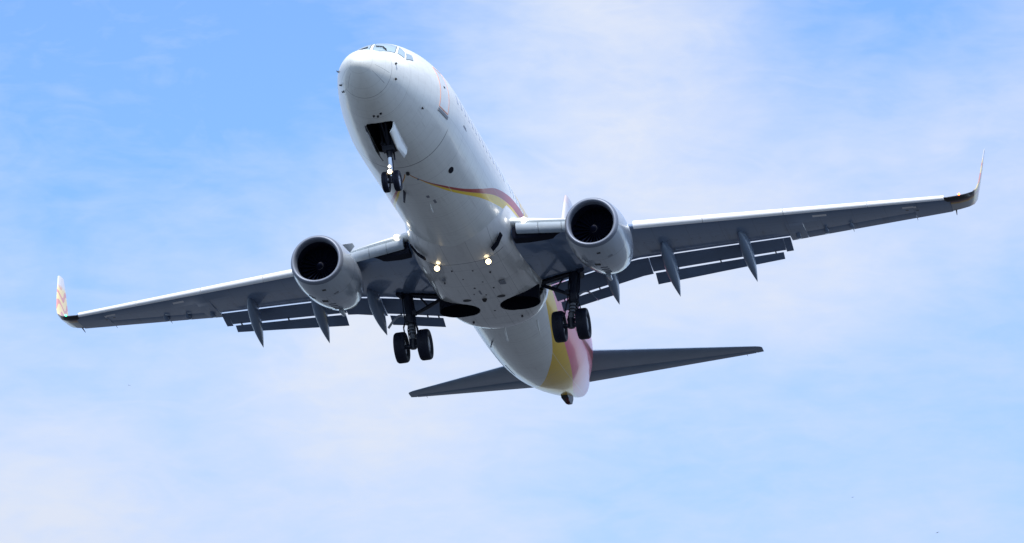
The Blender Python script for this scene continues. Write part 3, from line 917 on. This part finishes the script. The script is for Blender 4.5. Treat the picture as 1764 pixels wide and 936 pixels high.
    obj('wing_root_glove', from_bm(bm, angle=60), M['white'], w)
    return w
WINGS = [build_wing(1), build_wing(-1)]


# ------------------------------------------------------------------ engines
def build_engine(s):
    bm = bmesh.new()
    # outer cowl: rings from just behind the lip to the fan nozzle, flattened underneath
    prof = [(.16, .945), (.4, .995), (.8, 1.045), (1.3, 1.07), (1.9, 1.06), (2.5, 1.02), (3.0, .955), (3.45, .875), (3.7, .82)]
    pr = pchip(prof); rings = []
    def ring(x, r, cz):
        out = []
        for k in range(64):
            a = 2 * math.pi * k / 64
            y, z = math.cos(a), math.sin(a)
            fl = 1.0 - .055 * max(0, -z) ** 1.5
            out.append((x, r * y * (1.0 + .012 * max(0, -z)), cz + r * z * fl))
        return out
    for i in range(34):
        x = .16 + (3.7 - .16) * i / 33
        rings.append(ring(x, pr(x), -.02 + .045 * x))
    inner = [ring(3.66, .79, -.02 + .045 * 3.66), ring(3.2, .78, .12)]
    loft(bm, rings + inner, cap0=False, cap1=True)
    e = obj('engine', from_bm(bm, 'engine', 50), M['nacelle'], ROOT)
    e.location = (13.46, s * 4.88, -1.9)
    bm = bmesh.new()
    lp = [ring(.165, .946, -.013), ring(.08, .918, -.016), ring(.03, .888, -.019), ring(.0, .852, -.02), ring(.008, .82, -.02), ring(.04, .790, -.02), ring(.10, .768, -.02), ring(.20, .756, -.018), ring(.3, .752, -.015)]
    loft(bm, lp, cap0=False, cap1=False)
    obj('inlet_lip', from_bm(bm, angle=60), M['lip'], e)
    bm = bmesh.new()
    loft(bm, [ring(.3, .752, -.015), ring(.6, .765, 0), ring(1.0, .78, .0)], cap0=False, cap1=False)
    obj('inlet_liner', from_bm(bm, angle=60), M['liner'], e)
    bm = bmesh.new()                                                # fan: disc with 24 twisted blades
    revolve(bm, [(1.12, .785), (1.16, .785)], (1, 0, 0), (0, 0, 0), 48)
    for k in range(24):
        a = 2 * math.pi * k / 24; rr = []
        for r, tw in ((.2, .35), (.45, .6), (.775, .95)):
            u = Vector((0, math.cos(a), math.sin(a))); t = Vector((0, -math.sin(a), math.cos(a)))
            w = (.05 + .12 * r)
            p0 = Vector((.92, 0, 0)) + u * r
            q = t * math.sin(tw) * w + Vector((math.cos(tw) * w, 0, 0))
            rr.append([p0 - q * .9 + t * .006, p0 + q * .9 + t * .006, p0 + q * .9 - t * .006, p0 - q * .9 - t * .006])
        loft(bm, rr)
    obj('fan', from_bm(bm, angle=30), M['fan'], e)
    bm = bmesh.new()
    revolve(bm, [(.48, .004), (.52, .05), (.62, .11), (.78, .18), (.95, .24)], (1, 0, 0), (0, 0, 0), 32)
    sp = obj('spinner', from_bm(bm, angle=60), M['spinner'], e)
    bm = bmesh.new()                                                # painted comma on the spinner
    tube(bm, [(.50 + .38 * (q / 14) ** 1.0 * .62 - .012, (.03 + .125 * q / 14) * math.cos(q * .32 + 1.0), (.03 + .125 * q / 14) * math.sin(q * .32 + 1.0)) for q in range(15)], [.006 + .010 * math.sin(math.pi * q / 14) for q in range(15)], 6)
    obj('spiral_mark', from_bm(bm), M['hole'], sp)
    bm = bmesh.new()
    revolve(bm, [(3.1, .60), (3.8, .60), (4.4, .50), (4.75, .43), (4.75, .38), (4.0, .36)], (1, 0, .045), (0, 0, 0), 40)
    revolve(bm, [(4.4, .30), (4.9, .22), (5.35, .06), (5.4, .005)], (1, 0, .045), (0, 0, 0), 28)
    obj('exhaust_nozzle', from_bm(bm, angle=50), M['hot'], e)
    bm = bmesh.new()                                                # pylon
    loft(bm, [airfoil((a, 0, z), b, t, te_t=.02, axis='y') for a, b, t, z in ((1.6, 6.1, .085, .75), (2.1, 6.5, .08, .95), (3.0, 6.9, .07, 1.12), (3.5, 7.0, .06, 1.3))])
    obj('pylon', from_bm(bm, angle=50), M['nacelle'], e)
    bm = bmesh.new()                                                # strake on the inboard shoulder
    a0 = R(132 if s > 0 else 48)
    u = Vector((0, math.cos(a0), math.sin(a0))); t = Vector((0, -math.sin(a0), math.cos(a0)))
    base = lambda x: Vector((x, 0, -.02 + .045 * x)) + u * (pr(x) - .03)
    loft(bm, [[base(.95) + t * d, base(1.55) + t * d, base(2.1) + t * d, base(2.1) + u * .36 + t * d * .3, base(1.75) + u * .36 + t * d * .3] for d in (-.018, .018)])
    obj('strake', from_bm(bm, angle=30), M['nacelle'], e)
    # drains, vents and latch panels under the cowl
    def under(name, x, ang, dx, dw, mat, h=.012):
        bm = bmesh.new(); a = R(ang); r = pr(x); fl = 1.0 - .055 * max(0, -math.sin(a)) ** 1.5
        c = Vector((x, r * math.cos(a) * 1.01, -.02 + .045 * x + r * math.sin(a) * fl))
        n = Vector((0, math.cos(a), math.sin(a)))
        box(bm, c, (dx, dw, .03), Matrix.Rotation(a + math.pi / 2, 3, 'X'))
        return obj(name, from_bm(bm, angle=30), mat, e)
    under('drain_hole', .62, -95, .09, .13, M['black'])
    under('cowl_vent', 1.75, -82, .16, .2, M['black'])
    under('cowl_vent', 1.15, -112, .10, .18, M['grey'])
    under('cowl_vent', 1.5, -62, .10, .14, M['grey'])
    under('cowl_vent', 1.35, -58, .10, .12, M['grey'])
    for x in (2.2, 2.5, 2.8, 3.1): under('latch', x, -90, .05, .26, M['grey'])
    bm = bmesh.new(); tube(bm, [(3.3, s * -.05, -.78), (3.75, s * -.05, -.80)], [.1, .06], 10)
    obj('drain_mast', from_bm(bm), M['nacelle'], e)
    return e
for s in (1, -1): build_engine(s)


# ------------------------------------------------------------------ landing gear
def tyre_mesh(rad, wid, rim):
    bm = bmesh.new()
    h = wid / 2
    prof = [(-h * .62, rim), (-h * .9, rim + (rad - rim) * .25), (-h, rim + (rad - rim) * .55), (-h * .93, rad * .93), (-h * .72, rad * .985)]
    grooves = []
    for c in (-.42, -.14, .14, .42):
        grooves += [(h * (c - .05), rad), (h * (c - .035), rad - .014), (h * (c + .035), rad - .014), (h * (c + .05), rad)]
    prof += grooves + [(-a, r) for a, r in prof[::-1]]
    revolve(bm, prof, (0, 1, 0), (0, 0, 0), 48, closed_prof=True)
    return from_bm(bm, 'tyre', 35)
def hub_mesh(wid, rim, side):
    bm = bmesh.new(); h = wid / 2
    revolve(bm, [(-h * .6, rim * .97), (-h * .5, rim * .9), (h * .55, rim * .9), (h * .62, rim * 1.0), (h * .55, rim * .93), (h * .3, rim * .8), (h * .25, rim * .45), (h * .5, rim * .36), (h * .62, rim * .22), (h * .62, .01)], (0, side, 0), (0, 0, 0), 36)
    for k in range(9):
        a = 2 * math.pi * k / 9
        revolve(bm, [(0, .03), (.05, .03), (.055, .004)], (0, side, 0), (rim * .6 * math.cos(a), side * h * .26, rim * .6 * math.sin(a)), 8)
    return from_bm(bm, 'wheel_hub', 35)
MT, NT = tyre_mesh(.565, .42, .29), tyre_mesh(.345, .20, .18)
HUBS = {(k, s): hub_mesh(w, r, s) for k, w, r in (('m', .42, .29), ('n', .20, .18)) for s in (1, -1)}
MT.materials.append(M['tyre']); NT.materials.append(M['tyre'])
for m in HUBS.values(): m.materials.append(M['hub'])
def put(name, me, loc, parent):
    o = bpy.data.objects.new(name, me); COL.objects.link(o); o.parent = parent; o.location = loc
    return o

def main_gear(s):
    ax = Vector((19.58, s * 2.9, -3.34)); top = Vector((20.03, s * 3.1, -1.15)); mid = ax + (top - ax) * .46
    bm = bmesh.new()
    tube(bm, [top + Vector((0, 0, .25)), top, mid + Vector((0, 0, .12)), mid], [.17, .185, .155, .175], 18)
    tube(bm, [mid + Vector((0, 0, .02)), mid + Vector((0, 0, -.08))], [.19, .19], 18)
    for t in (.22, .28, .34, .40): 
        p = ax + (top - ax) * t
        tube(bm, [p, p + Vector((.0, 0, .035))], .135 if t > .3 else .15, 14)
    tube(bm, [ax + Vector((0, 0, -.10)), ax + Vector((0, 0, .25))], [.12, .15], 14)
    tube(bm, [ax + Vector((0, -.42, 0)), ax + Vector((0, .42, 0))], .085, 14)
    tube(bm, [(19.7, s * 3.35, WZ(3.35) - .22), (20.35, s * 3.25, WZ(3.2) - .2)], .13, 12)
    for y, dx in ((-.17, -.12), (.17, -.12), (.12, .15), (-.15, .13), (.2, .02)):   # brake pipes and wiring clamped along the leg
        tube(bm, [top + Vector((dx, y, -.1)), top.lerp(mid, .5) + Vector((dx * 1.15, y * 1.1, 0)), mid + Vector((dx, y * 1.05, 0)), mid + Vector((dx * 1.5, y * 1.4, -.22)), ax + Vector((dx, y * 1.3, .28))], .022, 6)
    box(bm, mid + Vector((-.14, s * .05, .1)), (.12, .2, .24)); box(bm, mid + Vector((-.08, s * -.17, .3)), (.16, .14, .18))
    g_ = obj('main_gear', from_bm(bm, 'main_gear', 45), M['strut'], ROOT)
    bm = bmesh.new(); tube(bm, [ax + Vector((0, 0, .2)), mid + Vector((0, 0, -.02))], .10, 16)
    obj('oleo_piston', from_bm(bm), M['grey'], g_)
    bm = bmesh.new()                                                # scissor links behind the piston
    a = mid + Vector((.16, 0, -.06)); b = (mid + ax) * .5 + Vector((.48, 0, 0)); c = ax + Vector((.14, 0, .14))
    for p, q in ((a, b), (b, c)):
        for w in (-1, 1): tube(bm, [p + Vector((0, w * .10, 0)), q + Vector((0, w * .03, 0))], [.045, .035], 8)
    obj('torque_link', from_bm(bm), M['strut'], g_)
    bm = bmesh.new()                                                # folding side brace to the inboard end of the bay
    tube(bm, [mid + Vector((.02, s * -.12, .25)), (20.02, s * 2.35, -1.75), (20.05, s * 1.75, -1.45)], [.06, .075, .06], 10)
    tube(bm, [(20.02, s * 2.35, -1.75), (20.03, s * 2.75, -1.2)], .035, 8)
    tube(bm, [(19.98, s * 1.7, WZ(1.9) - .28), (19.98, s * 3.25, WZ(3.3) - .18)], .09, 10)
    obj('side_brace', from_bm(bm), M['strut'], g_)
    bm = bmesh.new()                                                # curved leg door, seen on edge
    rings = []
    for i in range(13):
        t = i / 12
        y = s * (3.05 + .82 * t); z = -2.22 + .26 * math.sin(math.pi * min(1, t * 1.02)) - .22 * t * t + .05 * t
        dz = .03
        rings.append([(19.9, y, z), (20.12, y, z + .02), (20.12, y, z + .02 + dz), (19.9, y, z + dz)])
    loft(bm, rings); obj('gear_door', from_bm(bm, angle=50), M['canoe'], g_)
    for w in (-.43, .43):
        put('tyre', MT, ax + Vector((0, w, 0)), g_)
        put('wheel_hub', HUBS[('m', 1 if w > 0 else -1)], ax + Vector((0, w, 0)), g_)
    return g_
for s in (1, -1): main_gear(s)

def nose_gear():
    ax = Vector((4.03, 0, -3.29)); top = Vector((3.86, 0, -1.6)); mid = ax.lerp(top, .48)
    bm = bmesh.new()
    tube(bm, [top + Vector((0, 0, .3)), top, mid + Vector((0, 0, .25)), mid], [.10, .12, .12, .09], 16)
    tube(bm, [ax + Vector((0, -.19, 0)), ax + Vector((0, .19, 0))], .05, 12)
    tube(bm, [ax + Vector((0, 0, -.05)), ax + Vector((0, 0, .16))], [.06, .09], 12)
    box(bm, mid + Vector((-.05, 0, .28)), (.28, .40, .16)); box(bm, mid + Vector((0, 0, .46)), (.22, .52, .08))
    tube(bm, [mid + Vector((-.05, -.18, .25)), top + Vector((-.3, -.2, .2))], .03, 8); tube(bm, [mid + Vector((-.05, .18, .25)), top + Vector((-.3, .2, .2))], .03, 8)
    tube(bm, [mid + Vector((.1, -.12, .2)), mid + Vector((.14, -.13, -.05))], .03, 8)
    tube(bm, [ax, mid], .05, 12)
    g_ = obj('nose_gear', from_bm(bm, 'nose_gear', 45), M['strut'], ROOT)
    bm = bmesh.new(); tube(bm, [ax + Vector((0, 0, .12)), mid + Vector((0, 0, .05))], .062, 16)
    obj('oleo_piston', from_bm(bm), M['chrome'], g_)
    bm = bmesh.new(); tube(bm, [mid + Vector((-.05, 0, .3)), (2.95, .1, -1.3)], .045, 10); tube(bm, [mid + Vector((-.05, 0, .3)), (2.95, -.1, -1.3)], .045, 10)
    obj('drag_brace', from_bm(bm), M['strut'], g_)
    bm = bmesh.new()
    a = mid + Vector((.09, 0, 0)); b = mid.lerp(ax, .5) + Vector((.3, 0, 0)); c = ax + Vector((.07, 0, .1))
    for p, q in ((a, b), (b, c)):
        for w in (-1, 1): tube(bm, [p + Vector((0, w * .06, 0)), q + Vector((0, w * .02, 0))], [.028, .02], 8)
    obj('torque_link', from_bm(bm), M['strut'], g_)
    for w in (-.19, .19):
        put('tyre', NT, ax + Vector((0, w, 0)), g_)
        put('wheel_hub', HUBS[('n', 1 if w > 0 else -1)], ax + Vector((0, w, 0)), g_)
    axis = Vector((-.93, -.12, -.30))
    for z, r, mt in ((.30, .088, 'lamp'), (.48, .062, 'lamp_white')):
        c = ax + Vector((-.13, .02, z))
        bm = bmesh.new(); revolve(bm, [(.14, .05), (.05, r), (-.01, r * 1.06), (-.01, r * .9)], -axis, c, 20)
        tube(bm, [c - axis * .1, ax + Vector((0, 0, z))], .03, 8)
        l = obj('taxi_light', from_bm(bm), M['black'], g_)
        bm = bmesh.new(); revolve(bm, [(0, r * .9), (.02, r * .7), (.03, .02)], axis, c + axis * .004, 20)
        obj('lens', from_bm(bm), M[mt], l)
nose_gear()
# nose gear doors hang open either side of the bay
for s in (1, -1):
    bm = bmesh.new(); rings = []
    for i in range(11):
        x = 2.62 + 1.86 * i / 10
        zb = surf(x, 180 - s * 12)[2]
        d_ = .42 - .1 * abs(i - 5) / 5
        rings.append([(x, s * .49, zb + .02), (x, s * (.49 - .03), zb - d_ * .5), (x, s * (.49 - .13), zb - d_), (x, s * (.49 - .13) - s * .035, zb - d_), (x, s * (.49 - .065), zb - d_ * .5), (x, s * .455, zb + .02)])
    loft(bm, rings)
    obj('nose_gear_door', from_bm(bm, angle=40), M['white'] if s < 0 else M['black'], ROOT, 'white nose gear door' if s < 0 else 'dark nose gear door')


# ------------------------------------------------------------------ tail surfaces
for s in (1, -1):
    def tp(y): 
        t = (y - .3) / (7.27 - .3)
        le = 33.35 + (38.62 - 33.35) * t; te = 37.25 + (39.28 - 37.25) * t; z = .66 + (1.70 - .66) * t
        return le, te, z
    def ring(y, f0, f1, t=.09):
        le, te, z = tp(y); c = te - le
        return airfoil((le + c * f0, s * y, z), le + c * f1, t / (f1 - f0) * .95 if f0 == 0 else t / (f1 - f0) * .45, up=.9, lo=.9, te_t=.025 if f0 == 0 else .012, n=14)
    bm = bmesh.new()
    rr = [ring(y, 0, .70) for y in (.3, 1.2, 2.5, 4, 5.5, 6.9)] + [ring(7.02, 0.0, 1.0)] + [ring(7.2, .06, 1.0)] + [ring(7.27, .2, .98)]
    loft(bm, rr); st = obj('tailplane', from_bm(bm, 'tailplane', 45), M['tailplane'], ROOT)
    bm = bmesh.new(); loft(bm, [ring(y, .69, 1.0) for y in (.3, 1.2, 2.5, 4, 5.5, 6.98)])
    obj('elevator', from_bm(bm, 'elevator', 45), M['tailplane'], st).location.z = -.012
    bm = bmesh.new(); tube(bm, [(tp(6.6)[1], s * 6.6, tp(6.6)[2]), (tp(6.6)[1] + .18, s * 6.6, tp(6.6)[2] - .02)], [.012, .006], 6)
    obj('static_wick', from_bm(bm), M['black'], st)
def fin_ring(z, f0=0, f1=1.0):
    t = (z - 1.3) / (8.85 - 1.3)
    le = 31.5 + (37.35 - 31.5) * t; te = 37.5 + (39.2 - 37.5) * t; c = te - le
    return airfoil((le + c * f0, 0, z), le + c * f1, .10 / (f1 - f0) * (1 if f0 == 0 else .5), up=1, lo=1, te_t=.02, axis='y')
bm = bmesh.new(); loft(bm, [fin_ring(z, 0, .69) for z in (1.3, 3, 5, 7, 8.4)] + [fin_ring(8.75, 0, 1.0), fin_ring(8.85, .05, .98)])
M['fin'] = gloss_paint('fin_paint', lambda g: g.mix((g.op('SINE', g.xyz(g.coord())[2] * 1.3 + g.xyz(g.coord())[0] * .9) - .2).pos(.3), (.62, .62, .65), (.60, .52, .55)), .3)
fin = obj('tail_fin', from_bm(bm, 'tail_fin', 45), M['fin'], ROOT)
bm = bmesh.new(); loft(bm, [fin_ring(z, .70, 1.0) for z in (1.5, 3, 5, 7, 8.7)])
obj('rudder', from_bm(bm, 'rudder', 45), M['fin'], fin)
bm = bmesh.new(); loft(bm, [airfoil((26.5, 0, 1.7), 33, .03, axis='y'), airfoil((29.6, 0, 2.2), 33.5, .05, axis='y'), airfoil((31.9, 0, 2.9), 33.6, .08, axis='y')])
obj('dorsal_fin', from_bm(bm, angle=50), M['white'], fin)


# ------------------------------------------------------------------ three distant birds
def bird_mesh(droop):
    bm = bmesh.new()
    revolve(bm, [(-.36, .005), (-.30, .035), (-.22, .05), (-.15, .045), (0, .085), (.15, .075), (.28, .03), (.36, .035), (.42, .01)], (1, 0, 0), (0, 0, 0), 14)
    for s in (1, -1):
        rr = []
        for y, x, c, z in ((.04, -.06, .24, .02), (.30, -.12, .22, .10), (.55, -.06, .17, .10 - droop), (.78, .06, .05, .05 - droop * 1.8)):
            rr.append([(x, s * y, z), (x + c * .4, s * y, z + .022), (x + c, s * y, z), (x + c * .4, s * y, z - .012)])
        loft(bm, rr)
    loft(bm, [[(.30, -.03, .0), (.30, .03, .0), (.30, .03, .015), (.30, -.03, .015)], [(.56, -.10, 0), (.56, .10, 0), (.56, .10, .01), (.56, -.10, .01)]])
    return from_bm(bm, 'bird', 50)
for (u, v), dist, sc, dr, head, lab in (((222.5, 664), 1500, .85, .12, 40, 'tiny dark bird far off in the sky below the green-lit wingtip'),
                                  ((1469, 857), 1700, .9, .05, 200, 'tiny bird speck far off in the lower right sky, darker of the two there'),
                                  ((1615, 918), 2300, 1.5, .02, 160, 'faint tiny bird speck at the bottom right corner of the sky')):
    d_ = RW @ Vector(((u - 882) / 7456.288, (468 - v) / 7456.288, -1)).normalized()
    o = obj('bird', bird_mesh(dr), M['bird'], None)
    o.location = cam.matrix_world.translation + d_ * dist
    o.rotation_euler = (R(10), R(-5), R(head)); o.scale = (sc, sc, sc)
    o['label'] = lab; o['category'] = 'bird'; o['group'] = 'distant birds in the sky'
bpy.context.view_layer.update()
